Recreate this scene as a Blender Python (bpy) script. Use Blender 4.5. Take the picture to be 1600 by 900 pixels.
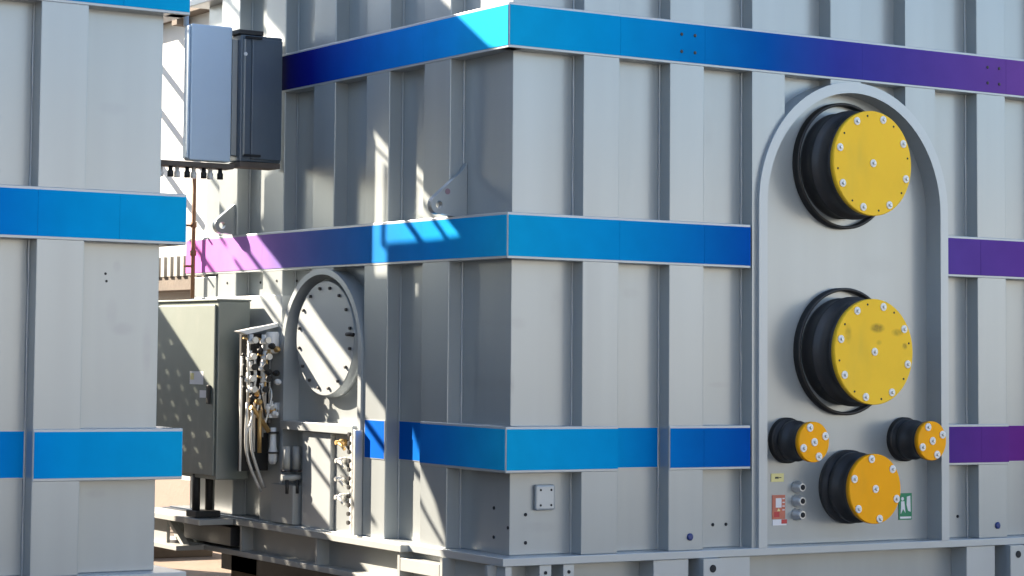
import bpy, bmesh, math, random
from mathutils import Vector, Matrix
from mathutils.geometry import tessellate_polygon
R = math.radians
random.seed(7)
for o in list(bpy.data.objects): bpy.data.objects.remove(o)
S = bpy.context.scene
COL = S.collection

# ---------------------------------------------------------------- camera
# axes: X runs along the front face of the tanks, Y goes back along the gap, Z up; the near corner
# of the big tank (outer face of its stripes) is the origin; ground is z = 0
Z0 = 1.022                       # height of the top edge of the lowest stripe
TH, PITCH, ROLL = 0.50596, 0.060357, -0.014595
cam = bpy.data.cameras.new('camera'); co = bpy.data.objects.new('camera', cam); COL.objects.link(co)
cam.sensor_width = 36.0; cam.lens = 3339.35/1600*36
cam.shift_x = (800-428.76)/1600; cam.shift_y = (347.16-450)/1600
cam.clip_start = 0.1; cam.clip_end = 2000
Q = Matrix.Rotation(TH, 3, 'Z')
cp, sp = math.cos(PITCH), math.sin(PITCH); cr, sr = math.cos(ROLL), math.sin(ROLL)
M = Matrix(((cr,sr,0),(-sr,cr,0),(0,0,1))) @ Matrix(((1,0,0),(0,cp,sp),(0,-sp,cp))) @ Matrix(((1,0,0),(0,0,-1),(0,1,0)))
MQ = (M @ Q).transposed()
rx, ry, rz = MQ.col[0], -MQ.col[1], -MQ.col[2]
co.matrix_world = Matrix(((rx.x,ry.x,rz.x,-5.48374),(rx.y,ry.y,rz.y,-7.76584),(rx.z,ry.z,rz.z,0.328+Z0),(0,0,0,1)))
S.camera = co

# ---------------------------------------------------------------- sky, sun, exposure
SUN = Vector((-1.0, 1.7, 1.15)).normalized()
w = bpy.data.worlds.new('World'); S.world = w; w.use_nodes = True
nt = w.node_tree; bg = nt.nodes['Background']
sky = nt.nodes.new('ShaderNodeTexSky'); sky.sky_type = 'NISHITA'; sky.sun_disc = False
sky.sun_elevation = math.asin(SUN.z); sky.sun_rotation = math.atan2(SUN.x, SUN.y)
sky.air_density = 1.0; sky.dust_density = .6; sky.ozone_density = 1.6
nt.links.new(sky.outputs[0], bg.inputs[0]); bg.inputs[1].default_value = 0.073
sl = bpy.data.lights.new('sun', 'SUN'); sl.energy = 5.0; sl.angle = R(0.5); sl.color = (1.0, 0.87, 0.70)
so = bpy.data.objects.new('sun', sl); COL.objects.link(so); so.location = (-10, 17, 12)
so.rotation_euler = SUN.to_track_quat('Z', 'Y').to_euler()
S.view_settings.view_transform = 'Standard'; S.view_settings.look = 'None'
S.view_settings.exposure = 2.25; S.view_settings.gamma = 1.0
S.render.resolution_x = 1024; S.render.resolution_y = 576

# ---------------------------------------------------------------- materials
MATS = {}
def nodes(name):
    m = bpy.data.materials.new(name); m.use_nodes = True
    t = m.node_tree; return m, t, t.nodes['Principled BSDF']
def setb(b, **k):
    for n, v in k.items():
        n = {'rough':'Roughness','metal':'Metallic','coat':'Coat Weight','coatr':'Coat Roughness','spec':'Specular IOR Level'}[n]
        b.inputs[n].default_value = v
def paint(name, col, rough=.4, metal=0, coat=0, coatr=.15, var=.06, scale=3.0, bump=.03, bscale=40, spec=.5, grime=None, gamt=.0, stretch=(1,1,1), wave=0, streak=0, detail=6):
    m, t, b = nodes(name); N = t.nodes; L = t.links
    tc = N.new('ShaderNodeTexCoord')
    mp = N.new('ShaderNodeMapping'); mp.inputs['Scale'].default_value = stretch
    L.new(tc.outputs['Object'], mp.inputs[0])
    n1 = N.new('ShaderNodeTexNoise'); n1.inputs['Scale'].default_value = scale; n1.inputs['Detail'].default_value = detail; n1.inputs['Roughness'].default_value = .62
    L.new(mp.outputs[0], n1.inputs['Vector'])
    mr = N.new('ShaderNodeMapRange'); mr.clamp = False; mr.inputs[1].default_value = .25; mr.inputs[2].default_value = .75
    mr.inputs[3].default_value = 1-var; mr.inputs[4].default_value = 1+var
    L.new(n1.outputs[0], mr.inputs[0])
    mx = N.new('ShaderNodeMix'); mx.data_type = 'RGBA'; mx.blend_type = 'MULTIPLY'; mx.inputs[0].default_value = 1
    mx.inputs[6].default_value = (*col, 1); L.new(mr.outputs[0], mx.inputs[7])
    out = mx.outputs[2]
    if grime:
        n2 = N.new('ShaderNodeTexNoise'); n2.inputs['Scale'].default_value = 5.5; n2.inputs['Detail'].default_value = 3; n2.inputs['Roughness'].default_value = .5
        mp2 = N.new('ShaderNodeMapping'); mp2.inputs['Scale'].default_value = (1,1,.35); mp2.inputs['Location'].default_value = (3.1,1.7,.4)
        L.new(tc.outputs['Object'], mp2.inputs[0]); L.new(mp2.outputs[0], n2.inputs['Vector'])
        m2 = N.new('ShaderNodeMapRange'); m2.interpolation_type = 'SMOOTHSTEP'; m2.inputs[1].default_value = .50; m2.inputs[2].default_value = .80; m2.inputs[3].default_value = 0; m2.inputs[4].default_value = gamt
        L.new(n2.outputs[0], m2.inputs[0])
        g = N.new('ShaderNodeMix'); g.data_type = 'RGBA'; L.new(m2.outputs[0], g.inputs[0]); L.new(out, g.inputs[6]); g.inputs[7].default_value = (*grime, 1)
        out = g.outputs[2]
    if streak:
        ns = N.new('ShaderNodeTexNoise'); ns.inputs['Scale'].default_value = 7; ns.inputs['Detail'].default_value = 2
        ms = N.new('ShaderNodeMapping'); ms.inputs['Scale'].default_value = (1,1,.05)
        L.new(tc.outputs['Object'], ms.inputs[0]); L.new(ms.outputs[0], ns.inputs['Vector'])
        rs = N.new('ShaderNodeMapRange'); rs.clamp = False; rs.inputs[1].default_value = .25; rs.inputs[2].default_value = .75; rs.inputs[3].default_value = 1+streak*.4; rs.inputs[4].default_value = 1-streak*1.6
        L.new(ns.outputs[0], rs.inputs[0])
        xs = N.new('ShaderNodeMix'); xs.data_type = 'RGBA'; xs.blend_type = 'MULTIPLY'; xs.inputs[0].default_value = 1
        L.new(out, xs.inputs[6]); L.new(rs.outputs[0], xs.inputs[7]); out = xs.outputs[2]
    L.new(out, b.inputs['Base Color'])
    rr = N.new('ShaderNodeMapRange'); rr.clamp = False; rr.inputs[1].default_value = .0; rr.inputs[2].default_value = 1.0; rr.inputs[3].default_value = rough*.95; rr.inputs[4].default_value = min(1, rough*1.15)
    L.new(n1.outputs[0], rr.inputs[0]); L.new(rr.outputs[0], b.inputs['Roughness'])
    if bump:
        n3 = N.new('ShaderNodeTexNoise'); n3.inputs['Scale'].default_value = bscale; n3.inputs['Detail'].default_value = 4
        L.new(tc.outputs['Object'], n3.inputs['Vector'])
        bp = N.new('ShaderNodeBump'); bp.inputs['Strength'].default_value = bump; bp.inputs['Distance'].default_value = .01
        L.new(n3.outputs[0], bp.inputs['Height']); L.new(bp.outputs[0], b.inputs['Normal'])
        if wave:
            n4 = N.new('ShaderNodeTexNoise'); n4.inputs['Scale'].default_value = 2.6; n4.inputs['Detail'].default_value = 1
            L.new(tc.outputs['Object'], n4.inputs['Vector'])
            b2 = N.new('ShaderNodeBump'); b2.inputs['Strength'].default_value = wave; b2.inputs['Distance'].default_value = .06
            L.new(n4.outputs[0], b2.inputs['Height']); L.new(b2.outputs[0], bp.inputs['Normal'])
    setb(b, metal=metal, coat=coat, coatr=coatr, spec=spec)
    MATS[name] = m; return m
def film(name, axis, stops, sign=1.0, length=3.4):
    """printed gradient film: colour runs along the stripe (the film's own print)"""
    m, t, b = nodes(name); N = t.nodes; L = t.links
    tc = N.new('ShaderNodeTexCoord'); sx = N.new('ShaderNodeSeparateXYZ'); L.new(tc.outputs['Object'], sx.inputs[0])
    mu = N.new('ShaderNodeMath'); mu.operation = 'MULTIPLY'; mu.inputs[1].default_value = sign/length
    L.new(sx.outputs[axis], mu.inputs[0])
    cr_ = N.new('ShaderNodeValToRGB'); L.new(mu.outputs[0], cr_.inputs[0])
    el = cr_.color_ramp.elements
    for i, (p, c) in enumerate(stops):
        e = el[i] if i < 2 else el.new(p/length)
        e.position = p/length; e.color = (*c, 1)
    n1 = N.new('ShaderNodeTexNoise'); n1.inputs['Scale'].default_value = 6; n1.inputs['Detail'].default_value = 5
    L.new(tc.outputs['Object'], n1.inputs['Vector'])
    mr = N.new('ShaderNodeMapRange'); mr.clamp = False; mr.inputs[1].default_value = .3; mr.inputs[2].default_value = .7; mr.inputs[3].default_value = .95; mr.inputs[4].default_value = 1.06
    L.new(n1.outputs[0], mr.inputs[0])
    mx = N.new('ShaderNodeMix'); mx.data_type = 'RGBA'; mx.blend_type = 'MULTIPLY'; mx.inputs[0].default_value = 1
    L.new(cr_.outputs[0], mx.inputs[6]); L.new(mr.outputs[0], mx.inputs[7]); L.new(mx.outputs[2], b.inputs['Base Color'])
    setb(b, rough=.6, spec=.03)
    MATS[name] = m; return m
GREY = (.345,.375,.385)
paint('tank', GREY, rough=.315, metal=.33, coat=.3, coatr=.15, var=.03, scale=1.6, bump=.0, wave=.0, streak=.05, detail=1.5)
paint('tank_edge', (.40,.43,.445), rough=.36, metal=.3, coat=.3, coatr=.25, var=.03, bump=.0, detail=2)
paint('steel', (.33,.34,.33), rough=.42, var=.08, bump=.05, grime=(.34,.32,.28), gamt=.5)
paint('yellow', (1.0,.60,.035), rough=.5, spec=.15, var=.05, scale=5, bump=.02, grime=(.50,.40,.08), gamt=.25)
paint('orange', (1.0,.42,.003), rough=.5, spec=.15, var=.05, scale=5, bump=.02, grime=(.5,.3,.05), gamt=.2)
paint('rubber', (.014,.013,.013), rough=.5, var=.2, bump=.05, grime=(.05,.045,.04), gamt=.4)
paint('dark_steel', (.035,.034,.035), rough=.42, var=.25, scale=6, bump=.06, grime=(.11,.095,.08), gamt=.55)
paint('zinc', (.62,.62,.60), rough=.42, metal=.7, var=.08, bump=.02)
paint('white_paint', (.80,.80,.78), rough=.45, var=.05, bump=.03)
paint('hole', (.02,.02,.022), rough=.8, var=0, bump=0)
paint('blue_cap', (.01,.03,.16), rough=.35, var=.03, bump=0)
paint('alu_panel', (.56,.68,.80), rough=.42, metal=.15, var=.05, scale=2, bump=.03)
paint('dark_panel', (.095,.125,.16), rough=.4, coat=.3, var=.18, scale=3, bump=.03, stretch=(1,1,.3))
paint('cabinet', (.20,.225,.20), rough=.4, coat=.2, var=.05, bump=.03, grime=(.38,.36,.32), gamt=.4)
paint('rust', (.21,.11,.06), rough=.75, var=.3, scale=18, bump=.15)
paint('brass', (.62,.40,.16), rough=.4, metal=.6, var=.15, scale=12, bump=.03)
paint('hose', (.02,.02,.02), rough=.6, var=.2, bump=.03)
paint('label_yellow', (.75,.68,.30), rough=.5, var=.05, bump=0)
paint('label_red', (.52,.16,.10), rough=.5, var=.12, scale=30, bump=0)
paint('label_redsolid', (.50,.05,.05), rough=.5, var=.05, bump=0)
paint('lug_tint', (.26,.17,.20), rough=.5, var=.1, bump=0)
paint('label_white', (.72,.72,.74), rough=.5, var=.05, bump=0)
paint('label_green', (.02,.22,.10), rough=.5, var=.1, scale=20, bump=0)
paint('label_black', (.03,.03,.03), rough=.5, var=.05, bump=0)
paint('hall_white', (.50,.50,.49), rough=.6, var=.04, scale=1.2, bump=.05)
paint('hall_beige', (.24,.18,.15), rough=.8, var=.12, scale=2, bump=.2)
paint('hall_far', (.56,.55,.53), rough=.8, var=.08, scale=.6, bump=.1)
paint('hall_dark', (.16,.165,.17), rough=.7, var=.1, scale=.6, bump=.1)
paint('brown_wood', (.13,.105,.085), rough=.8, var=.3, scale=6, bump=.2)
paint('roof_sheet', (.30,.29,.27), rough=.6, var=.2, scale=6, bump=.1)
paint('concrete', (.20,.145,.105), rough=.9, var=.2, scale=1.4, bump=.5, bscale=30, grime=(.2,.17,.14), gamt=.6)
paint('asphalt', (.06,.06,.06), rough=.9, var=.2, scale=2.2, bump=.5, bscale=60)
paint('timber', (.10,.075,.055), rough=.9, var=.35, scale=9, bump=.3, stretch=(.3,1,1))
paint('shadow_tube', (.5,.5,.48), rough=.45, metal=.6, var=.1)
paint('shadow_sheet', (.06,.065,.07), rough=.7, var=.08, bump=.1)
CY=(.003,.345,.63); B1=(0.0,.20,.60); B2=(0.0,.10,.44); B3=(.0,.052,.32); IN=(.05,.045,.28); PU=(.125,.065,.31); VI=(.17,.055,.30)
film('film_top', 0, [(0,CY),(.45,(0,.30,.62)),(.9,(0,.22,.54)),(1.5,(0,.085,.36)),(1.95,(.035,.045,.30)),(2.4,(.075,.05,.29)),(3.3,(.17,.068,.31))])
film('film_mid', 0, [(0,CY),(.6,(0,.27,.60)),(1.4,(0,.075,.37)),(2.0,IN),(2.7,(.11,.058,.29)),(3.3,(.13,.05,.29))])
film('film_low', 0, [(0,CY),(.6,(0,.28,.60)),(.95,(0,.15,.47)),(1.4,(0,.065,.33)),(2.68,(.085,.035,.22)),(3.3,(.15,.03,.23))])
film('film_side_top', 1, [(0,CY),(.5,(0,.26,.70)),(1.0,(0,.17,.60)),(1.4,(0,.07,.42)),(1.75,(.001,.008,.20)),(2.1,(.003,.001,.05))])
film('film_side_mid', 1, [(0,CY),(.6,(0,.23,.62)),(1.2,(.015,.17,.50)),(1.6,(.06,.14,.42)),(2.0,(.17,.13,.38)),(2.6,(.42,.18,.50)),(3.2,(.62,.16,.50))])
film('film_side_low', 1, [(0,CY),(.5,(0,.16,.52)),(1.0,(0,.085,.42)),(1.4,(0,.11,.55)),(2.2,(.02,.08,.4))])
film('film_neighbour', 0, [(0,CY),(.5,(0,.29,.64)),(.85,(0,.17,.54)),(1.6,(0,.05,.33)),(3.0,PU)], sign=-1.0)

def smudged(name, src, blobs, col=(.10,.07,.03), nscale=45):
    m = MATS[src].copy(); m.name = name; t = m.node_tree; N = t.nodes; L = t.links; b = N['Principled BSDF']
    base = b.inputs['Base Color'].links[0].from_socket
    tc = N.new('ShaderNodeTexCoord'); acc = None
    for x, z, sx, sz, k in blobs:
        mp = N.new('ShaderNodeMapping'); mp.vector_type = 'POINT'; mp.inputs['Location'].default_value = (-x/sx,0,-z/sz); mp.inputs['Scale'].default_value = (1/sx,0,1/sz)
        L.new(tc.outputs['Object'], mp.inputs[0])
        ln = N.new('ShaderNodeVectorMath'); ln.operation = 'LENGTH'; L.new(mp.outputs[0], ln.inputs[0])
        mr = N.new('ShaderNodeMapRange'); mr.interpolation_type = 'SMOOTHSTEP'; mr.inputs[1].default_value = .35; mr.inputs[2].default_value = 1.2; mr.inputs[3].default_value = k; mr.inputs[4].default_value = 0
        L.new(ln.outputs['Value'], mr.inputs[0])
        if acc is None: acc = mr.outputs[0]
        else:
            mm = N.new('ShaderNodeMath'); mm.operation = 'MAXIMUM'; L.new(acc, mm.inputs[0]); L.new(mr.outputs[0], mm.inputs[1]); acc = mm.outputs[0]
    nz = N.new('ShaderNodeTexNoise'); nz.inputs['Scale'].default_value = nscale; nz.inputs['Detail'].default_value = 3; L.new(tc.outputs['Object'], nz.inputs['Vector'])
    mu = N.new('ShaderNodeMath'); mu.operation = 'MULTIPLY'; L.new(acc, mu.inputs[0]); L.new(nz.outputs[0], mu.inputs[1])
    mx = N.new('ShaderNodeMix'); mx.data_type = 'RGBA'; L.new(mu.outputs[0], mx.inputs[0]); L.new(base, mx.inputs[6]); mx.inputs[7].default_value = (*col,1)
    L.new(mx.outputs[2], b.inputs['Base Color']); MATS[name] = m
smudged('tank_scuffed','tank',[(-.24,Z0+.41,.06,.03,0.35),(-.29,Z0+.47,.03,.07,0.25),(-.13,Z0+.33,.025,.12,0.30),(-.27,Z0+.66,.02,.03,0.30),(-.30,Z0+1.30,.07,.03,0.20),(-.34,Z0-.25,.05,.02,0.25),(-.9,Z0+.4,.1,.05,0.25)],(.20,.21,.24),14)
smudged('tank_worn','tank',[(.09,Z0+.20,.012,.06,0.40),(.12,Z0+.47,.05,.03,0.20),(.33,Z0+.55,.04,.10,0.20),(.75,Z0+.62,.06,.03,0.20),(1.28,Z0+.20,.08,.015,0.20),(.10,Z0-.12,.02,.08,0.30),(.25,Z0-.44,.12,.03,0.17),(2.95,Z0+.72,.03,.02,0.30),(2.75,Z0+.60,.02,.05,0.25),(1.5,Z0-.2,.01,.10,0.30),(1.20,Z0+1.4,.05,.12,0.15),(2.3,Z0+.80,.12,.06,0.15)],(.17,.17,.17),16)
# ---------------------------------------------------------------- mesh helpers
class G:
    """collects geometry of ONE mesh object"""
    def __init__(s): s.bm = bmesh.new()
    def box(s, x0,x1,y0,y1,z0,z1, bev=0.0):
        vs = [s.bm.verts.new((x,y,z)) for z in (z0,z1) for y in (y0,y1) for x in (x0,x1)]
        fs = [s.bm.faces.new([vs[i] for i in f]) for f in ((0,2,3,1),(4,5,7,6),(0,1,5,4),(2,6,7,3),(0,4,6,2),(1,3,7,5))]
        if bev:
            es = list({e for f in fs for e in f.edges})
            bmesh.ops.bevel(s.bm, geom=es, offset=bev, segments=2, affect='EDGES', profile=.5)
        return s
    def prism(s, poly, axis, a0, a1, holes=()):
        """extrude a 2-D polygon (with optional holes) along axis; poly in the other two axes, in axis order"""
        def P(u,v,a): return {0:(a,u,v),1:(u,a,v),2:(u,v,a)}[axis]
        loops = [poly]+list(holes); tri = tessellate_polygon([[Vector((u,v,0)) for u,v in l] for l in loops])
        flat = [p for l in loops for p in l]
        lo = [s.bm.verts.new(P(u,v,a0)) for u,v in flat]; hi = [s.bm.verts.new(P(u,v,a1)) for u,v in flat]
        for t in tri:
            for q, rev in ((lo,True),(hi,False)):
                f = [q[i] for i in t]
                try: s.bm.faces.new(f[::-1] if rev else f)
                except ValueError: pass
        k = 0
        for l in loops:
            n = len(l)
            for i in range(n):
                a, b = k+i, k+(i+1)%n
                try: s.bm.faces.new((lo[a],lo[b],hi[b],hi[a]))
                except ValueError: pass
            k += n
        return s
    def lathe(s, prof, axis='-y', c=(0,0,0), seg=48, cap0=True, cap1=True):
        """prof: (distance along axis, radius)"""
        c = Vector(c)
        ax = {'-y':(Vector((0,-1,0)),Vector((1,0,0)),Vector((0,0,1))),'-x':(Vector((-1,0,0)),Vector((0,1,0)),Vector((0,0,1))),
              'z':(Vector((0,0,1)),Vector((1,0,0)),Vector((0,1,0))),'x':(Vector((1,0,0)),Vector((0,1,0)),Vector((0,0,1))),'y':(Vector((0,1,0)),Vector((1,0,0)),Vector((0,0,1)))}[axis]
        rings = []
        for d, r in prof:
            rings.append([s.bm.verts.new(c+ax[0]*d+(ax[1]*math.cos(2*math.pi*i/seg)+ax[2]*math.sin(2*math.pi*i/seg))*r) for i in range(seg)])
        for a, b in zip(rings, rings[1:]):
            for i in range(seg):
                j = (i+1)%seg; f = s.bm.faces.new((a[i],a[j],b[j],b[i])); f.smooth = True
        if cap0: s.bm.faces.new(rings[0][::-1])
        if cap1: s.bm.faces.new(rings[-1])
        return s
    def tube(s, pts, r, seg=10):
        pts = [Vector(p) for p in pts]; prev = None; n = len(pts); u = None
        for i, p in enumerate(pts):
            d = (pts[min(i+1,n-1)]-pts[max(i-1,0)]).normalized()
            if u is None: u = d.orthogonal().normalized()
            else: u = (u-d*u.dot(d)).normalized()
            v = d.cross(u)
            ring = [s.bm.verts.new(p+(u*math.cos(2*math.pi*k/seg)+v*math.sin(2*math.pi*k/seg))*r) for k in range(seg)]
            if prev:
                for k in range(seg):
                    f = s.bm.faces.new((prev[k],prev[(k+1)%seg],ring[(k+1)%seg],ring[k])); f.smooth = True
            else: s.bm.faces.new(ring[::-1])
            prev = ring
        s.bm.faces.new(prev); return s
    def mesh(s, name, mat):
        bmesh.ops.recalc_face_normals(s.bm, faces=s.bm.faces)
        me = bpy.data.meshes.new(name); s.bm.to_mesh(me); s.bm.free(); me.materials.append(MATS[mat]); return me
    def put(s, name, mat, parent=None, loc=(0,0,0), label=None):
        return link(name, s.mesh(name, mat), parent, loc, label)
def link(name, me, parent=None, loc=(0,0,0), label=None):
    o = bpy.data.objects.new(name, me); COL.objects.link(o); o.parent = parent; o.location = loc
    if label: o['label'] = label
    return o
def smooth(pts, n=6):
    out = []
    P = [Vector(p) for p in pts]
    for i in range(len(P)-1):
        a, b, c, d = P[max(i-1,0)], P[i], P[i+1], P[min(i+2,len(P)-1)]
        for k in range(n):
            t = k/n
            out.append(.5*((2*b)+(c-a)*t+(2*a-5*b+4*c-d)*t*t+(3*b-a-3*c+d)*t**3))
    return out+[P[-1]]
def tag(o, label, cat, group=None, kind=None):
    if label: o['label'] = label
    if cat: o['category'] = cat
    if group: o['group'] = group
    if kind: o['kind'] = kind
    return o
def thing(name, label, cat, loc=(0,0,0), group=None):
    o = bpy.data.objects.new(name, None); COL.objects.link(o); o.location = loc; o.empty_display_size = .2
    return tag(o, label, cat, group)
def struct(o): o['kind'] = 'structure'; return o

# ---------------------------------------------------------------- ground
g = G(); g.box(-400,400,-400,400,-.3,0); struct(g.put('ground','asphalt'))
g = G(); g.box(-7,9,-3.2,10.2,.0,.02); g.bm.verts.ensure_lookup_table(); struct(g.put('pavement','concrete'))

# ---------------------------------------------------------------- the tanks
Wd = .08                 # depth of the ribs
ZB0, ZB1 = Z0-.600, Z0-.563   # base flange
ZTOP = Z0+2.30
BANDS = {'low':(Z0-.181,Z0), 'mid':(Z0+.766,Z0+.949), 'top':(Z0+1.707,Z0+1.888)}
LIP = .012               # grey edge of the stripe above and below the film

big = thing('transformer_tank','large grey ribbed transformer tank with blue-violet stripes and five yellow-capped bushings','transformer',group='transformer tanks side by side')
near = thing('transformer_tank','grey ribbed tank with bright blue stripes cut off by the left edge','transformer',(-1.59,0,0),'transformer tanks side by side')
LEN, DEP = 5.6, 3.165    # length along X, depth along Y of the big tank

# ---- shell
g = G(); g.box(Wd,LEN,Wd,DEP-Wd,ZB1,ZTOP,.004); g.put('tank_wall','tank_worn',big)
g = G(); g.box(-.02,LEN,-.014,DEP+.12,ZB0,ZB1,.003); g.put('base_flange','tank_edge',big)
g = G(); g.box(-.01,LEN+.05,-.01,DEP+.01,ZTOP,ZTOP+.04,.004); g.put('lid_flange','tank_edge',big)
# ---- front ribs
ACX, ACZ, RI, RO = 2.066, Z0+1.065, .570, .622
def arc(r, a0, a1, n): return [(ACX+r*math.cos(a0+(a1-a0)*i/n), ACZ+r*math.sin(a0+(a1-a0)*i/n)) for i in range(n+1)]
for k in range(11):
    x0 = .417+.4995*k; x1 = x0+.204
    if x1 > LEN: break
    g = G()
    if k == 2:
        am = RO-.02; a1 = math.acos((1.47-ACX)/am) if abs((1.47-ACX)/am)<1 else math.pi
        pts = [(x0,ZB1),(1.46,ZB1),(1.46,ACZ)] + [(ACX+am*math.cos(a),ACZ+am*math.sin(a)) for a in (R(172),R(164),R(156),R(148),R(140))]
        pts = [p for p in pts if p[0] < x1] + [(x1,ACZ+math.sqrt(am*am-(x1-ACX)**2)),(x1,ZTOP),(x0,ZTOP)]
        g.prism(pts,1,.002,Wd+.003)
    elif k == 3: g.box(x0,x1,.002,Wd+.003,ACZ+RO-.02,ZTOP,.004)
    elif k == 4:
        am = RO-.02
        xs = [x0+(x1-x0-.03)*i/5 for i in range(6)]
        pts = [(x,ACZ+math.sqrt(max(0,am*am-(x-ACX)**2))) for x in xs]+[(x1,ACZ+.15),(x1,ZTOP),(x0,ZTOP)]
        g.prism(pts,1,.002,Wd+.003)
    else: g.box(x0,x1,.002,Wd+.003,ZB1,ZTOP,.004)
    g.put('rib','tank',big)
def weld(axis, a, z0, z1):
    # ragged fillet, a triangle section that swells and thins along its run
    g = G(); n = max(2,int((z1-z0)/.12)); prev = None
    for i in range(n+1):
        z = z0+(z1-z0)*i/n; r = .009*random.uniform(.75,1.25)
        P = [(a+.001,Wd+.001,z),(a-r,Wd+.001,z),(a+.001,Wd-r,z)] if axis == 0 else [(Wd+.001,a+.001,z),(Wd+.001,a-r,z),(Wd-r,a+.001,z)]
        v = [g.bm.verts.new(p) for p in P]
        if prev:
            for k in range(3):
                f = g.bm.faces.new((prev[k],prev[(k+1)%3],v[(k+1)%3],v[k])); f.smooth = k == 1
        prev = v
    return g
for k in (0,1,2,5,6,7,8,9):
    weld(0,.417+.4995*k,ZB1,ZTOP).put('weld_seam','tank_edge',big)
for y in (.47,1.001,2.04,2.56): weld(1,y,ZB1,ZTOP).put('weld_seam','tank_edge',big)
# ---- side ribs (face towards the gap)
for k,(y0,y1) in enumerate([(.47,.693),(1.001,1.215),(1.519,1.735),(2.04,2.255),(2.56,2.775)]):
    if k == 2: g = G(); g.box(.002,Wd+.003,y0,y1,Z0+.74,ZTOP,.004)
    elif k == 1: g = G(); g.box(.002,Wd+.003,y0,y1,ZB1,ZTOP,.004)
    elif k == 3: g = G(); g.box(.002,Wd+.003,y0,y1,ZB1,ZTOP,.004)
    else: g = G(); g.box(.002,Wd+.003,y0,y1,ZB1,ZTOP,.004)
    g.put('rib','tank',big)
# ---- stripes: a grey steel box with the printed film on its outer face, film in sheets as long as one rib pitch
def front_stripe(z, x0, x1, mat, parent, y=0.0, box=True, cuts=()):
    z0, z1 = z
    g = G()
    if box: g.box(x0,x1,y-.001,Wd+.002,z0-LIP,z1+LIP,.003)
    else: g.box(x0,x1,y-.003,y+.004,z0-LIP*.3,z1+LIP*.3)
    b = g.put('stripe','tank_edge',parent)
    xs = [x0+.003]+[c for c in cuts if x0+.05 < c < x1-.05]+[x1-.003]
    for a, c in zip(xs, xs[1:]):
        g = G(); g.box(a+.0006,c-.0006,y-.0035-random.uniform(0,.0008),y-.0005,z0,z1); g.put('film',mat,b)
    return b
def side_stripe(z, y0, y1, mat, parent, x=0.0, box=True, cuts=()):
    z0, z1 = z
    g = G()
    if box: g.box(x-.001,Wd+.002,y0,y1,z0-LIP,z1+LIP,.003)
    else: g.box(x-.003,x+.004,y0,y1,z0-LIP*.3,z1+LIP*.3)
    b = g.put('stripe','tank_edge',parent)
    ys = [y0+.003]+[c for c in cuts if y0+.05 < c < y1-.05]+[y1-.003]
    for a, c in zip(ys, ys[1:]):
        g = G(); g.box(x-.0035-random.uniform(0,.0008),x-.0005,a+.0006,c-.0006,z0,z1); g.put('film',mat,b)
    return b
CF = [.621,1.12,2.12,3.12,4.1]; CS = [.693,1.215,2.255]
for nm, m, sm in (('top','film_top','film_side_top'),):
    front_stripe(BANDS[nm],0,LEN-.02,m,big,cuts=CF); side_stripe(BANDS[nm],.001,2.07,sm,big,cuts=CS)
front_stripe(BANDS['mid'],0,1.405,'film_mid',big,cuts=CF); front_stripe(BANDS['mid'],2.692,LEN-.02,'film_mid',big,cuts=[2.93])
side_stripe(BANDS['mid'],.001,3.165,'film_side_mid',big,cuts=[.693,1.16,2.255])
front_stripe(BANDS['low'],0,.621,'film_low',big); front_stripe(BANDS['low'],.624,.913,'film_low',big,y=Wd-.0005,box=False)
front_stripe(BANDS['low'],.918,1.405,'film_low',big,cuts=[1.12]); front_stripe(BANDS['low'],2.692,3.128,'film_low',big,cuts=[2.93])
front_stripe(BANDS['low'],3.1305,3.41,'film_low',big,y=Wd-.0005,box=False); front_stripe(BANDS['low'],3.42,LEN-.02,'film_low',big)
side_stripe(BANDS['low'],.001,.693,'film_side_low',big); side_stripe(BANDS['low'],.696,.998,'film_side_low',big,x=Wd-.0005,box=False)
side_stripe(BANDS['low'],1.004,1.19,'film_side_low',big,x=.0015,box=False)

# ---- bolts and small fittings share meshes
def m_washer(r=.0195):
    return G().lathe([(0,r),(.004,r),(.005,r*.92)],'-y',seg=16).mesh('washer','white_paint')
def m_hex(r=.008,h=.008):
    return G().lathe([(0,r),(h,r),(h+.0015,r*.8)],'-y',seg=6).mesh('bolt','zinc')
ME_W, ME_H = m_washer(), m_hex()
ME_HOLE = G().lathe([(0,.0055),(.0012,.0055)],'-y',seg=10).mesh('bolt_hole','hole')
ME_DOT = G().lathe([(0,.008),(.003,.008),(.005,.005)],'-y',seg=14).mesh('plug','hole')
ME_DOTX = G().lathe([(0,.0075),(.003,.0075),(.004,.005)],'-x',seg=14).mesh('plug','hole')
ME_DOTS = G().lathe([(0,.007),(.003,.007)],'-x',seg=12).mesh('plug','hole')
ME_DOTM = G().lathe([(0,.009),(.010,.009),(.012,.006)],'-x',seg=6).mesh('bolt','dark_steel')
ME_DOTB = G().lathe([(0,.008),(.003,.008),(.004,.005)],'-y',seg=14).mesh('bolt','label_black')
ME_BLUE = G().lathe([(0,.017),(.005,.017),(.008,.011)],'-y',seg=20).mesh('plug','blue_cap')
# ---- arched bushing housing on the front
out = [(ACX-RO,ZB1),(ACX-RO,ACZ)]+arc(RO,math.pi,0,40)[1:-1]+[(ACX+RO,ACZ),(ACX+RO,ZB1)]
inn = [(ACX+RI,ZB1),(ACX+RI,ACZ)]+arc(RI,0,math.pi,40)[1:-1]+[(ACX-RI,ACZ),(ACX-RI,ZB1)]
g = G(); g.prism(out+inn,1,-.016,Wd+.004)
bmesh.ops.remove_doubles(g.bm, verts=g.bm.verts, dist=1e-5)
g.put('arched_rim','tank_edge',big,label='raised arched rim framing the five bushings')
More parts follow.
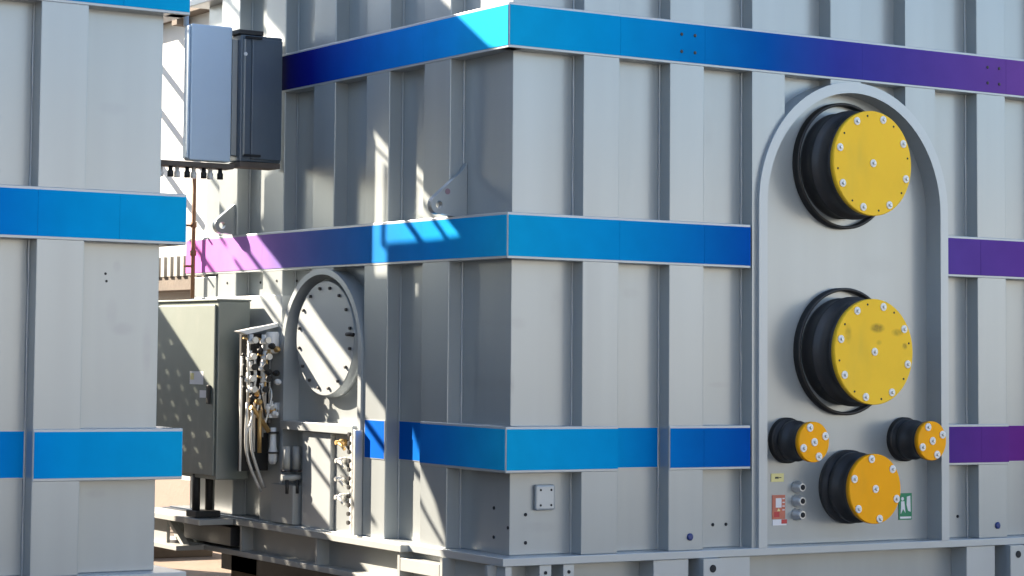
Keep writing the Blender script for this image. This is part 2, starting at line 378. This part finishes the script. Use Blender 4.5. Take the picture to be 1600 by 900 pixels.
# weld seam along the foot of the rim
# ---- bushings
smudged('yellow_marked','yellow',[(.02,.115,.05,.024,1.1),(.15,.095,.04,.02,.7),(-.17,.085,.025,.05,.5),(.20,.03,.018,.018,.9),(.03,.045,.02,.015,.5)])
def bushing(x, z, rlip, rcap, cap, nb, ph, kind, hole=True):
    yw = Wd
    g = G()
    if kind == 'big':
        prof = [(.0,.262),(.012,.262),(.02,.258),(.07,.258),(.078,.268),(.092,.268),(.10,.25),(.125,.246),(.165,.244),(.175,.252),(.198,.252)]
    else:
        k = rcap
        prof = [(.0,k*1.07),(.03,k*1.07),(.036,k*.95),(.05,k*.93),(.056,k*1.02),(.085,k*1.02),(.092,k*.88),(.125,k*.86),(.15,k*.88),(.155,k*.97),(.172,k*.97)]
    g.lathe(prof,'-y',seg=56)
    b = g.put('bushing','dark_steel',big,(x,yw,z))
    g = G()
    if kind == 'big': g.lathe([(-.001,rlip),(.034,rlip),(.038,rlip-.004),(.038,rlip-.012),(.034,rlip-.016),(-.001,rlip-.016)],'-y',seg=64,cap0=False,cap1=False)
    else: g.lathe([(-.001,rlip),(.022,rlip),(.028,rlip-.006),(.028,rlip-.014),(-.001,rlip-.014)],'-y',seg=48,cap0=False,cap1=False)
    g.put('sealing_ring','rubber',b)
    d0 = .198 if kind == 'big' else .172
    g = G(); g.lathe([(d0,rcap),(d0+.022,rcap),(d0+.025,rcap-.003)],'-y',seg=72)
    c = g.put('cap',cap,b)
    f = d0+.025
    rb = rcap-.030 if kind=='big' else rcap-.022
    for i in range(nb):
        a = ph+2*math.pi*i/nb
        p = (math.cos(a)*rb,-f,math.sin(a)*rb)
        link('washer',ME_W,b,p); link('bolt',ME_H,b,(p[0],-f-.005,p[2]))
        if hole:
            a2 = a+math.pi/nb+.06; link('bolt_hole',ME_HOLE,b,(math.cos(a2)*(rb+.006),-f,math.sin(a2)*(rb+.006)))
    link('washer',ME_W,b,(0,-f,0)); link('bolt',ME_H,b,(0,-f-.005,0))
    return b
bushing(2.052,Z0+1.28,.312,.255,'yellow',8,R(28),'big')
bushing(2.058,Z0+.368,.312,.255,'yellow_marked',8,R(30),'big')
bushing(1.696,Z0-.064,.110,.096,'orange',4,R(22),'small',False)
bushing(2.468,Z0-.064,.110,.096,'orange',4,R(24),'small',False)
bushing(2.088,Z0-.292,.176,.168,'orange',6,R(40),'small',False)
# ---- labels, sampling valves and plates on the front
def plate(x0,x1,z0,z1,mat,name,y=Wd,t=.003,parent=big): return G().box(x0,x1,y-t,y-.0003,z0,z1).put(name,mat,parent)
l = plate(1.604,1.684,Z0-.262,Z0-.222,'label_yellow','label'); G().box(1.628,1.650,Wd-.004,Wd-.0032,Z0-.247,Z0-.238).put('label_print','label_black',l)
G().box(1.653,1.667,Wd-.004,Wd-.0032,Z0-.244,Z0-.240).put('label_print','label_black',l)
l0 = l = plate(1.611,1.692,Z0-.440,Z0-.325,'label_red','label'); G().box(1.632,1.668,Wd-.004,Wd-.0032,Z0-.385,Z0-.340).put('label_print','label_white',l)
G().box(1.622,1.655,Wd-.004,Wd-.0032,Z0-.430,Z0-.405).put('label_print','label_redsolid',l)
l = plate(1.613,1.700,Z0-.470,Z0-.442,'label_white','label'); G().box(1.668,1.702,Wd-.005,Wd-.0032,Z0-.462,Z0-.442).put('label_print','label_redsolid',l)
l = plate(2.437,2.526,Z0-.464,Z0-.332,'label_green','label')
G().prism([(2.492,Z0-.350),(2.515,Z0-.345),(2.517,Z0-.425),(2.500,Z0-.42),(2.490,Z0-.39)],1,Wd-.0042,Wd-.0032).put('label_print','label_white',l)
G().box(2.445,2.52,Wd-.0042,Wd-.0032,Z0-.458,Z0-.448).put('label_print','label_white',l)
for i in range(4): G().box(1.674,1.688,Wd-.0042,Wd-.0032,Z0-.345-.018*i,Z0-.340-.018*i).put('label_print','label_white',l0)
G().prism([(1.64,Z0-.402),(1.66,Z0-.402),(1.65,Z0-.388)],1,Wd-.0042,Wd-.0032).put('label_print','label_yellow',l0)
G().lathe([(.0032,.009),(.0042,.009)],'-y',c=(2.462,Wd,Z0-.36),seg=14).put('label_print','label_white',l)
G().prism([(2.452,Z0-.372),(2.474,Z0-.372),(2.482,Z0-.43),(2.466,Z0-.41),(2.450,Z0-.435)],1,Wd-.0042,Wd-.0032).put('label_print','label_white',l)
for i in range(3):
    z = Z0-.288-.066*i
    v = G().lathe([(0,.030),(.008,.030),(.012,.024),(.030,.024),(.034,.019),(.045,.019)],'-y',seg=20).put('sampling_valve','zinc',big,(1.765,Wd,z))
    G().lathe([(.0452,.013),(.048,.013)],'-y',seg=14).put('valve_bore','hole',v)
cvp = G().box(.208,.314,Wd-.024,Wd-.001,Z0-.366,Z0-.250,.010).put('cover_plate','tank_edge',big)
for x in (.232,.29):
    for z in (Z0-.342,Z0-.274): link('bolt',ME_HOLE,cvp,(x,Wd-.0242,z))
for x,z in ((.166,-.383),(.167,-.508)): link('plug',ME_DOT,big,(x,Wd,Z0+z))
for x in (1.245,1.325,2.765,2.846,3.7,3.78): link('plug',ME_DOT,big,(x,Wd,Z0-.456))
for x in (1.041,3.045): link('plug',ME_BLUE,big,(x,.002,Z0-.501))
for xs in ((.979,1.059),(2.986,3.069)):
    for x in xs:
        for z in (1.838,1.757): link('bolt',ME_DOTB,big,(x,-.0035,Z0+z-.002))
for y,z in ((.20,-.36),(.20,-.49),(.06+.03,-.44)): link('plug',ME_DOTX,big,(Wd,y,Z0+z))
# ---- skirt below the flange (front)
G().box(.10,LEN,.10,.16,.14,ZB0).put('skirt','tank',big)
for x0,x1 in ((.0,.035),(.185,.25),(.315,.375),(.825,1.03),(1.22,1.40),(2.82,3.02),(3.30,3.42)):
    G().box(x0,x1,-.004,.10,.18,ZB0,.003).put('skirt_post','tank_edge',big)
for x in (.217,.345): link('bolt',ME_DOT,big,(x,-.004,Z0-.635))
for x in (1.08,3.08):
    lug = G().prism([(x,ZB0),(x+.11,ZB0),(x+.13,ZB0-.05),(x+.12,ZB0-.15),(x,ZB0-.2)],1,-.05,-.02).put('jacking_lug','tank_edge',big)
    G().box(x+.005,x+.12,-.02,.10,ZB0-.19,ZB0-.001).put('lug_web','tank_edge',lug)
    G().lathe([(0,.018),(.003,.018)],'-y',c=(x+.055,-.050,ZB0-.045),seg=16).put('lug_hole','hole',lug)
G().box(.0,LEN,-.02,.14,.10,.14,.003).put('bottom_flange','tank_edge',big)
G().box(.10,LEN,.30,DEP-.3,.14,ZB0-.001).put('sump','dark_steel',big)
# ---- base beam on the gap side
G().box(-.065,.0,.75,DEP+.14,ZB0-.002,ZB1-.006,.002).put('beam_flange','steel',big)
G().box(.02,.045,.04,DEP+.10,.285,ZB0).put('beam_web','steel',big)
G().box(-.065,.12,.35,DEP+.16,.257,.285,.002).put('beam_flange','steel',big)
for y in (.06,.42,.78,1.55,2.35,3.14): G().box(-.05,.02,y,y+.02,.285,ZB0).put('stiffener','steel',big)
G().box(-.050,.019,.445,.775,ZB0-.09,ZB0-.03,.002).put('clamp_bar','steel',big)
g = G(); g.prism([(2.86,.288),(2.90,.288),(3.10,ZB0-.004),(3.06,ZB0-.004)],0,-.055,-.025); g.put('brace','steel',big)
for x in (.35,3.2,5.2):
    for y in (.12,2.9): G().box(x,x+.3,y,y+.3,.02,.10 if y<1 else .257,.004).put('support_block','timber',big)
G().box(.10,.35,2.45,2.75,.02,.257,.004).put('support_block','timber',big)
G().box(-.27,-.066,2.42,DEP+.14,ZB0-.002,ZB1-.008,.002).put('outrigger','steel',big)
G().box(-.24,-.066,2.75,DEP+.16,.257,.283,.002).put('outrigger','steel',big)
G().box(-.20,-.18,2.95,3.20,.284,ZB0-.003).put('outrigger_web','steel',big)
g = G(); g.prism([(2.74,.290),(2.78,.290),(2.97,ZB0-.006),(2.93,ZB0-.006)],0,-.20,-.165); g.put('brace','steel',big)
G().box(-.06,.018,2.46,3.02,.300,ZB0-.02,.003).put('pump_box','dark_steel',big)
# ---- arched manhole housing on the gap side
MY, MZ, MRI, MRO = 1.615, Z0+.350, .372, .402
def arcs(r,a0,a1,n): return [(MY+r*math.cos(a0+(a1-a0)*i/n), MZ+r*math.sin(a0+(a1-a0)*i/n)) for i in range(n+1)]
o_ = [(MY-MRO,ZB1),(MY-MRO,MZ)]+arcs(MRO,math.pi,0,36)[1:-1]+[(MY+MRO,MZ),(MY+MRO,ZB1)]
i_ = [(MY+MRI,ZB1),(MY+MRI,MZ)]+arcs(MRI,0,math.pi,36)[1:-1]+[(MY-MRI,MZ),(MY-MRI,ZB1)]
g = G(); g.prism(o_+i_,0,-.012,Wd+.004); bmesh.ops.remove_doubles(g.bm, verts=g.bm.verts, dist=1e-5)
g.put('arched_rim','tank_edge',big)
mh = G().lathe([(0,.300),(.03,.300),(.034,.292),(.060,.292),(.064,.288)],'-x',seg=72).put('manhole_cover','tank_edge',big,(Wd,MY,Z0+.398))
for i in range(16):
    a = 2*math.pi*(i+.5)/16; link('bolt',ME_DOTM,mh,(-.064,math.cos(a)*.258,math.sin(a)*.258))
G().tube(smooth([(-.075,-.235,.02),(-.082,-.27,.02),(-.075,-.30,.018)]),.010).put('cover_handle','hose',mh)
# drain frame below the manhole
G().box(-.030,.070,MY-.36,MY+.37,Z0-.075,Z0-.030,.003).put('ledge','tank_edge',big)
sb = G().box(-.045,.0,1.205,1.225,ZB1,Z0-.05,.002).put('level_gauge','zinc',big)
for i in range(11): G().lathe([(0,.011),(.012,.011)],'-x',c=(-.045,1.250,ZB1+.06+.043*i),seg=10).put('gauge_mark','dark_steel',sb)
G().box(-.030,.03,1.262,1.278,ZB1,Z0-.075,.002).put('gauge_rail','white_paint',big)
G().box(.02,.078,1.36,1.50,ZB1,Z0-.08,.003).put('drain_channel','tank',big)
for i,(z,m) in enumerate(((-.12,'brass'),(-.21,'zinc'),(-.30,'zinc'),(-.39,'zinc'))):
    v = G().lathe([(0,.018),(.03,.018),(.034,.011),(.06,.011)],'-x',c=(.02,1.40,Z0+z),seg=14).put('drain_valve',m,big)
    G().tube([(-.03,1.40,Z0+z),(-.03,1.36,Z0+z-.01),(-.03,1.33,Z0+z-.03)],.008).put('valve_lever','zinc' if i else 'brass',v)
    G().lathe([(0,.022),(.010,.022)],'-x',c=(.02,1.345,Z0+z-.03),seg=12).put('flange','dark_steel',v)
G().box(.0,.078,1.515,1.80,ZB1,Z0-.08,.003).put('access_panel','tank_edge',big)
# small bolts along the housing under the middle stripe
for y in (2.02,2.10,2.30,2.42,2.66): link('bolt',ME_DOTS,big,(.002,y,Z0+.70) if 2.04<y<2.255 or 2.56<y<2.775 else (Wd,y,Z0+.70))
link('bolt',ME_DOTS,big,(.0012,1.10,Z0-.09))
# horizontal stiffener between the ribs under the middle stripe
G().box(-.002,Wd,2.03,3.10,Z0+.20,Z0+.625,.003).put('cross_plate','tank_edge',big)
G().box(.004,Wd,2.80,3.08,ZB1,Z0+.74,.003).put('end_rib','tank',big)
# ---- lifting lugs
def lug(y, nm):
    g = G()
    zc = Z0+1.012; xc = -.075
    pts = [(.078,zc+.20),(.055,zc+.165)]+[(xc+.044*math.cos(a),zc+.044*math.sin(a)) for a in [R(135+12*i) for i in range(14)]]+[(.0,zc-.050),(.078,zc-.050)]
    hole = [(xc+.019*math.cos(2*math.pi*i/16),zc+.019*math.sin(2*math.pi*i/16)) for i in range(16)]
    g.prism(pts,1,y-.016,y+.016,[hole])
    return g.put('lifting_lug','tank',big)
lg = lug(.452,'a'); G().lathe([(0,.014),(.002,.014)],'-y',c=(-.030,.436,Z0+1.075),seg=16).put('lug_plug','lug_tint',lg)
lug(2.60,'b')

# ---- the neighbouring tank on the left (its local origin is its own near corner; it runs towards -X)
NL = 4.2
G().box(-NL,-Wd,Wd,DEP-Wd,ZB1,ZTOP,.004).put('tank_wall','tank_scuffed',near)
G().box(-NL,.02,-.014,DEP+.12,ZB0,ZB1,.003).put('base_flange','tank_edge',near)
G().box(-NL,.01,-.01,DEP+.01,ZTOP,ZTOP+.04,.004).put('lid_flange','tank_edge',near)
G().box(-NL,-.10,.10,.16,.10,ZB0).put('skirt','tank',near)
for x in (-.5,-1.5,-3.4): G().box(x,x+.3,.12,2.9,.02,.10,.004).put('support_block','timber',near)
G().box(-NL,-.12,.165,DEP-.1,.10,ZB0).put('bottom_plate','steel',near)
for k in range(7):
    x1 = -.449-.4995*k; x0 = x1-.204
    G().box(x0,x1,.002,Wd+.003,ZB1,ZTOP,.004).put('rib','tank',near)
for k in range(6): weld(0,-.653-.4995*k,ZB1,ZTOP).put('weld_seam','tank_edge',near)
for y0 in (.47,1.0,1.52,2.04,2.56): G().box(-Wd-.003,-.002,y0,y0+.215,ZB1,ZTOP,.004).put('rib','tank',near)
def near_stripe(z, x0, x1, y=0.0, box=True, cuts=(), ends=True):
    b = front_stripe(z,x0,x1,'film_neighbour',near,y,box,cuts)
    return b
for nm in ('mid','top'):
    near_stripe(BANDS[nm],-NL+.02,0,cuts=[-3.15,-2.15,-1.15,-.653,-.30])
    G().box(-Wd-.002,.001,.004,DEP,BANDS[nm][0]-LIP,BANDS[nm][1]+LIP,.003).put('stripe','tank_edge',near)
near_stripe(BANDS['low'],-.651,0); near_stripe(BANDS['low'],-.945,-.656,y=Wd-.0005,box=False); near_stripe(BANDS['low'],-NL+.02,-.95)
G().box(-Wd-.002,.001,.004,DEP,BANDS['low'][0]-LIP,BANDS['low'][1]+LIP,.003).put('stripe','tank_edge',near)
for z in (.655,.645): pass
for x,z in ((-.32,.63),(-.315,.60)): link('plug',ME_HOLE,near,(x,Wd,Z0+z))

# ---------------------------------------------------------------- cabinets hung on the gap side
cab = thing('control_cabinet','tall grey control cabinet with sun-striped side, hung low on the tank flank','cabinet',(-.237,2.3,Z0-.355))
CH = .947
G().box(0,.192,0,.75,0,CH,.006).put('body','cabinet',cab)
dr = G().box(-.012,-.001,.02,.73,.02,CH-.02,.004).put('door','cabinet',cab)
h = G().box(-.030,-.013,.05,.075,.40,.50,.004).put('handle','hose',dr)
G().box(-.0135,-.0121,.14,.30,.50,.57).put('warning_label','label_white',dr); G().box(-.0150,-.0136,.25,.29,.525,.56).put('warning_mark','label_yellow',dr)
G().box(-.0135,-.0121,.10,.18,.43,.47).put('warning_label','label_white',dr)
G().box(-.013,.196,-.005,.76,CH,CH+.010,.003).put('rain_roof','cabinet',cab)
for y in (.05,.62): G().box(.192,.31,y,y+.04,CH*.82,CH*.86).put('bracket','steel',cab); G().box(.192,.31,y,y+.04,CH*.2,CH*.24).put('bracket','steel',cab)
cb = thing('cable','pair of thick black cables dropping from the low grey cabinet','cable',(-.20,2.56,ZB1))
for dx in (-.02,.058): G().tube([(dx,0,.02),(dx,0,.16),(dx,0,Z0-.355-ZB1+.02)],.022,12).put('cable_run','hose',cb)
G().box(-.05,.10,-.06,.06,-.004,.03,.004).put('gland_box','hose',cb)

alu = thing('junction_cabinet','pale blue-grey metal junction cabinet high on the tank flank','cabinet',(-.545,2.06,Z0+1.308))
G().box(0,.24,0,.07,0,.71,.008).put('body','alu_panel',alu)
G().box(-.012,-.001,.01,.06,.01,.70,.004).put('door','alu_panel',alu)
G().box(-.20,.26,.0,.10,-.035,-.008,.003).put('bracket','brown_wood',alu)
for i in range(9): G().lathe([(0,.016),(.03,.016),(.034,.011),(.055,.011)],'z',c=(-.19+.048*i,.03+.02*(i%2),-.09),seg=12).put('cable_gland','white_paint' if i%2 else 'hose',alu)
G().tube([(-.008,.05,.70),(-.008,.05,1.6)],.014).put('riser_pipe','alu_panel',alu)
dk = thing('marshalling_cabinet','dark navy steel cabinet beside the navy end of the top stripe','cabinet',(-.272,2.02,Z0+1.315))
G().box(0,.245,.004,.12,0,.665,.006).put('body','dark_panel',dk)
G().box(.06,.24,-.010,.003,.012,.645,.004).put('door','dark_panel',dk)
G().box(.012,.020,-.012,.003,.03,.64,.002).put('door_edge','steel',dk)
G().lathe([(0,.010),(.006,.010)],'-y',c=(.016,-.012,.56),seg=14).put('rivet','white_paint',dk)
for z in (.03,.648): G().box(.015,.11,-.024,-.011,z-.006,z+.006).put('hinge','hole',dk)
G().box(.0,.24,.0,.12,-.03,-.002,.002).put('bracket','brown_wood',dk)
G().box(-.02,.13,.0,.12,.667,.690,.002).put('bracket','dark_steel',dk)
G().box(-.031,-.001,.04,.10,.03,.64,.002).put('link_bracket','steel',dk)

pole = thing('rusty_pipe','thin rusty upright pipe in front of the pink end of the middle stripe','pipe',(-.04,3.0,Z0+.62))
G().tube([(0,0,0),(0,0,.68)],.012).put('pipe_run','rust',pole)
for z in (.40,.24): G().lathe([(0,.018),(.03,.018)],'z',c=(0,0,z),seg=12).put('coupling','rust',pole)
for z in (.41,.18): G().tube([(0,0,z),(-.06,0,z)],.007).put('clip','rust',pole)

# ---------------------------------------------------------------- valve rack between cabinet and tank
vr = thing('valve_rack','cluster of small valves and thin pipes beside the low grey cabinet','valves',(-.045,2.10,Z0))
def vp(o): return o
G().prism([(-.19,.430),(.06,.480),(.06,.462),(-.14,.414)],1,-.03,.03).put('drip_roof','white_paint',vr)
G().lathe([(0,.006),(.004,.033),(.012,.038),(.105,.038),(.115,.03)],'z',c=(.015,-.02,.315),seg=24).put('oil_filter','white_paint',vr)
for cx_, cyy in ((-.125,-.02),(-.045,-.03)):
    G().tube([(cx_,cyy,.41),(cx_,cyy,-.12)],.008).put('pipe','zinc',vr)
    for z in (.385,.30,.245,.185,.13):
        x = cx_+random.uniform(-.012,.012)
        v = G().lathe([(0,.013),(.004,.020),(.022,.020),(.026,.012),(.05,.012)],'z',c=(x,cyy-.01,z-.02),seg=12).put('valve','white_paint',vr)
        G().lathe([(0,.009),(.028,.009),(.030,.017),(.042,.017)],'-y',c=(x,cyy-.02,z),seg=12).put('hand_wheel','hose' if random.random()<.45 else 'zinc',v)
        G().tube([(x,cyy,z),(x-.04,cyy,z+.012)],.006).put('branch','hose' if random.random()<.5 else 'brass',v)
for i,x in enumerate((-.14,-.095,-.06,-.02,.005,.03)):
    G().tube([(x,.03,.30),(x,.03,-.30+.05*i)],.0065).put('pipe','zinc' if i%2 else 'white_paint',vr)
G().tube(smooth([(-.145,-.05,.06),(-.145,-.05,-.20),(-.06,-.05,-.40)],5),.008).put('capillary','zinc',vr)
G().tube(smooth([(-.115,-.05,.02),(-.115,-.05,-.18),(-.04,-.05,-.38)],5),.008).put('capillary','zinc',vr)
G().tube([(-.125,-.05,.035),(-.11,-.05,.03),(-.02,-.06,-.09)],.013).put('pipe','brass',vr)
G().tube([(-.075,-.06,.02),(-.075,-.06,-.20)],.011).put('pipe','brass',vr)
G().lathe([(0,.014),(.02,.024),(.07,.024),(.09,.018),(.19,.016)],'z',c=(.005,-.06,-.26),seg=16).put('stop_valve','white_paint',vr)
for z in (-.10,-.205): G().lathe([(0,.030),(.010,.030)],'z',c=(.005,-.06,z),seg=16).put('flange','dark_steel',vr)
for z in (-.02,.03): G().box(-.015,.035,-.05,-.03,z,z+.022).put('clamp','white_paint',vr)
G().tube([(.05,-.04,.06),(.05,-.04,-.02)],.010).put('pipe','white_paint',vr); G().tube([(.03,-.04,.06),(.03,-.04,-.01)],.009).put('pipe','white_paint',vr)
G().box(-.13,.04,.055,.075,-.30,.42).put('shade_plate','hose',vr)  # black plate standing in for the shade behind the valves
for i in range(16):
    x, z = random.uniform(-.15,.02), random.uniform(-.12,.37)
    m = random.choice(['brass','zinc','white_paint','hose','brass'])
    f = G().lathe([(0,.012),(.016,.012),(.018,.017),(.030,.017),(.032,.009),(.046,.009)],random.choice(['z','-y','x']),c=(x,-.03-random.uniform(0,.03),z),seg=10).put('fitting',m,vr)
for i in range(7):
    x, z = random.uniform(-.14,.0), random.uniform(.0,.34)
    G().tube(smooth([(x,-.04,z),(x+random.uniform(-.02,.02),-.055,z-.05),(x+random.uniform(-.05,.05),-.05,z-.13-random.uniform(0,.1))],4),.006,8).put('branch_pipe',random.choice(['brass','zinc','hose']),vr)
# lower manifold
mf = thing('drain_manifold','low drain manifold with dark flanges and a slim upright pipe under the valve rack','valves',(.0,1.86,Z0-.30))
G().tube([(-.09,0,-.02),(.09,0,-.02)],.018,14).put('header','steel',mf)
for x in (-.06,.0): G().lathe([(0,.028),(.012,.028)],'z',c=(x,0,.01),seg=16).put('flange','dark_steel',mf); G().lathe([(0,.020),(.12,.020)],'z',c=(x,0,.02),seg=16).put('pipe','steel',mf)
for x in (-.065,-.005): G().tube([(x,-.02,-.03),(x,-.02,-.10)],.009).put('drain_spout','hose',mf)
G().tube([(.075,-.07,.20),(.075,-.07,-.14)],.011).put('pipe','white_paint',mf)
G().box(.02,.045,-.05,-.03,-.20,-.15,.003).put('handle','hose',mf)
G().box(-.03,.078,-.02,.22,-.26,-.06,.004).put('mount_plate','steel',mf)

# ---------------------------------------------------------------- what stands behind the gap
hall = thing('white_hall','sunlit white hall wall glimpsed through the gap between the tanks','building',(1.25,3.9,0))
G().box(0,2,1.1,4.6,.45,5.2).put('wall','hall_white',hall)
G().box(-.04,2,1.1,4.6,0,.45).put('plinth','hall_beige',hall)
G().box(-.06,-.0405,1.1,4.6,.0,.10).put('skirting','dark_steel',hall)
aw = G().box(-.12,-.002,1.0,4.7,3.70,3.74).put('canopy','brown_wood',hall)
for i in range(6): G().box(-.11,-.01,1.1+.65*i,1.18+.65*i,3.64,3.698).put('rafter','brown_wood',aw)
aw = G().box(-.22,-.002,1.0,4.7,1.76,1.85).put('lower_canopy','brown_wood',hall)
g = G()
for i in range(36): g.box(-.24,-.003,1.02+.1*i,1.07+.1*i,1.853,1.99)
g.put('corrugated_sheet','roof_sheet',aw)
for y,z in ((2.6,3.65),(2.6,3.33),(2.6,2.95),(2.7,4.1)): G().tube([(-.002,y,z),(-.65,y,z)],.028).put('shadow_pipe','steel',hall)  # added tubes hidden behind the neighbour, placed to cast slanting shadow lines
shade_blk = thing('shade_blocks','dark beams standing in for the shadow on the ground behind the tanks','timber',(.35,4.6,.02))  # dark beams laid where the ground is only in shadow
for i in range(3): G().box(0,.6,.25*i,.25*i+.2,0,.14,.006).put('beam','timber',shade_blk)

# hall added unseen behind the camera, for the glossy paint to mirror
far = thing('yard_reflector','long beige hall added unseen behind the camera as a reflector for the tanks','building',(0,-28,0))
G().box(-45,45,-10,0,0,5.6).put('wall','hall_far',far)
for i in range(18): G().box(-43+5*i,-42+5*i,-.05,.03,1.4,2.6).put('window','dark_panel',far)
G().box(-46,46,-10.4,.5,5.6,6.0).put('roof_edge','roof_sheet',far)

west = thing('west_blocker','unseen dark block added left of the yard to darken the tank sides','building',(-24,-14,0))  # added out of view; dims the sky light on left-facing sides
G().box(-10,0,-25,16,0,5.5).put('wall','hall_dark',west)
for i in range(8): G().box(-.05,.03,-23+5*i,-20+5*i,2,5).put('window','dark_panel',west)
G().box(-10.4,.5,-25.4,16.4,5.5,5.9).put('roof_edge','roof_sheet',west)

north = thing('north_blocker','unseen low dark block added behind the neighbouring tank to cut glare','building',(-5.5,7,0))  # added out of view; keeps bright ground and horizon off the flank
G().box(-12,0,0,26,0,2.0).put('wall','hall_dark',north)
G().box(-12.3,.3,-.3,26.3,2.0,2.2).put('roof_edge','roof_sheet',north)

# ---------------------------------------------------------------- scaffold added out of view, its sheets and tubes shaped to throw the striped shade
U = 1.42; SH = (1.7*U, 1.15*U)
sc = thing('shadow_screen','scaffold with sheeting and diagonal tubes added unseen behind the neighbouring tank','shadow_frame',(-U,0,0))
def tr(p): return (p[0]+SH[0], p[1]+SH[1]+Z0)
sup = [(2.917,2.601),(2.411,2.238),(2.047,1.99),(2.063,1.338),(2.597,1.122),(2.067,.79),(1.637,.474),(1.194,.181),(.991,.041),(.72,-.17),(.56,-.36),(.40,-.66),(-.40,-.66),(-.40,1.50),(.151,1.718),(.547,1.982),(.945,2.287)]
o1 = [(1.145,1.421),(.363,.864),(.55,.853),(.962,.851),(.991,.852),(.988,.70),(1.129,.70)]
G().prism([tr(p) for p in sup],0,-.004,.004,[[tr(p) for p in o1]]).put('sheet','shadow_sheet',sc)
low = [(4.6,1.74),(2.521, 0.243),(1.828, -0.218),(1.80,-0.268),(1.79,-.385),(1.421,-.59),(1.20,-.72),(.30,-1.33),(-1.3,-1.33),(-1.3,-2.45),(4.6,-2.45)]
holes = []
def inside(p, poly):
    c = False
    for i in range(len(poly)):
        (x1,y1),(x2,y2) = poly[i],poly[i-1]
        if (y1>p[1])!=(y2>p[1]) and p[0]<(x2-x1)*(p[1]-y1)/(y2-y1)+x1: c = not c
    return c
for j in range(18):
    for i in range(22):
        c = (1.22+.150*i+.05*(j%3)+random.uniform(-.018,.018), -1.15+.082*j+random.uniform(-.008,.008)); hw = random.uniform(.008,.021)
        if i*7%5==j%5 and random.random()<.6: continue
        q = [(c[0]-hw,c[1]-.008),(c[0]+hw,c[1]-.008),(c[0]+hw,c[1]+.008),(c[0]-hw,c[1]+.008)]
        if 2.15<c[0]<3.4 and c[1]<-.55: continue
        if all(inside((x+dx,y+dy),low) for x,y in q for dx in (-.03,.03) for dy in (-.03,.03)): holes.append([tr(p) for p in q])
holes.append([tr(p) for p in ((2.25,-.66),(3.3,-.66),(3.3,-1.12),(2.25,-1.12))])
G().prism([tr(p) for p in low],0,-.003,.003,holes).put('perforated_sheet','shadow_sheet',sc)
def brace(a, b, r=.022): G().tube([(0.03,)+tr(a),(0.03,)+tr(b)],r).put('diagonal_tube','shadow_tube',sc)
brace((1.30,1.435),(.85,1.165),.008)
brace((.90,1.02),(.62,.80),.018); brace((.66,1.02),(.42,.82),.014); G().tube([(.03,)+tr((.975,1.2)),(.03,)+tr((.975,.80))],.012).put('upright_tube','shadow_tube',sc)
brace((2.75,1.09),(1.90,.52),.016); brace((2.10,.63),(.90,-.20),.018); brace((3.30,1.08),(2.75,.72),.016)
brace((1.80,.0),(1.05,-.52),.015); brace((1.75,-.20),(1.40,-.42),.013)
G().tube([(0.03,)+p for p in [tr(q) for q in smooth([(.93,.0),(.78,-.22),(.62,-.42),(.44,-.58)],6)]],.012).put('hanging_cable','hose',sc)
brace((3.10,1.36),(2.35,.85),.014); brace((2.50,.78),(1.95,.405),.012); brace((2.95,1.10),(2.62,.875),.012)
brace((2.75,2.30),(2.05,1.84),.016); brace((2.90,2.20),(2.45,1.88),.016)
for y in (-.30+SH[0], 3.5+SH[0]): G().tube([(.05,y,0),(.05,y,Z0+SH[1]+2.3)],.024).put('shadow_post','shadow_tube',sc)
for z in (2.25,): G().tube([(.05,-.35+SH[0],Z0+SH[1]+z),(.05,3.55+SH[0],Z0+SH[1]+z)],.024).put('shadow_rail','shadow_tube',sc)
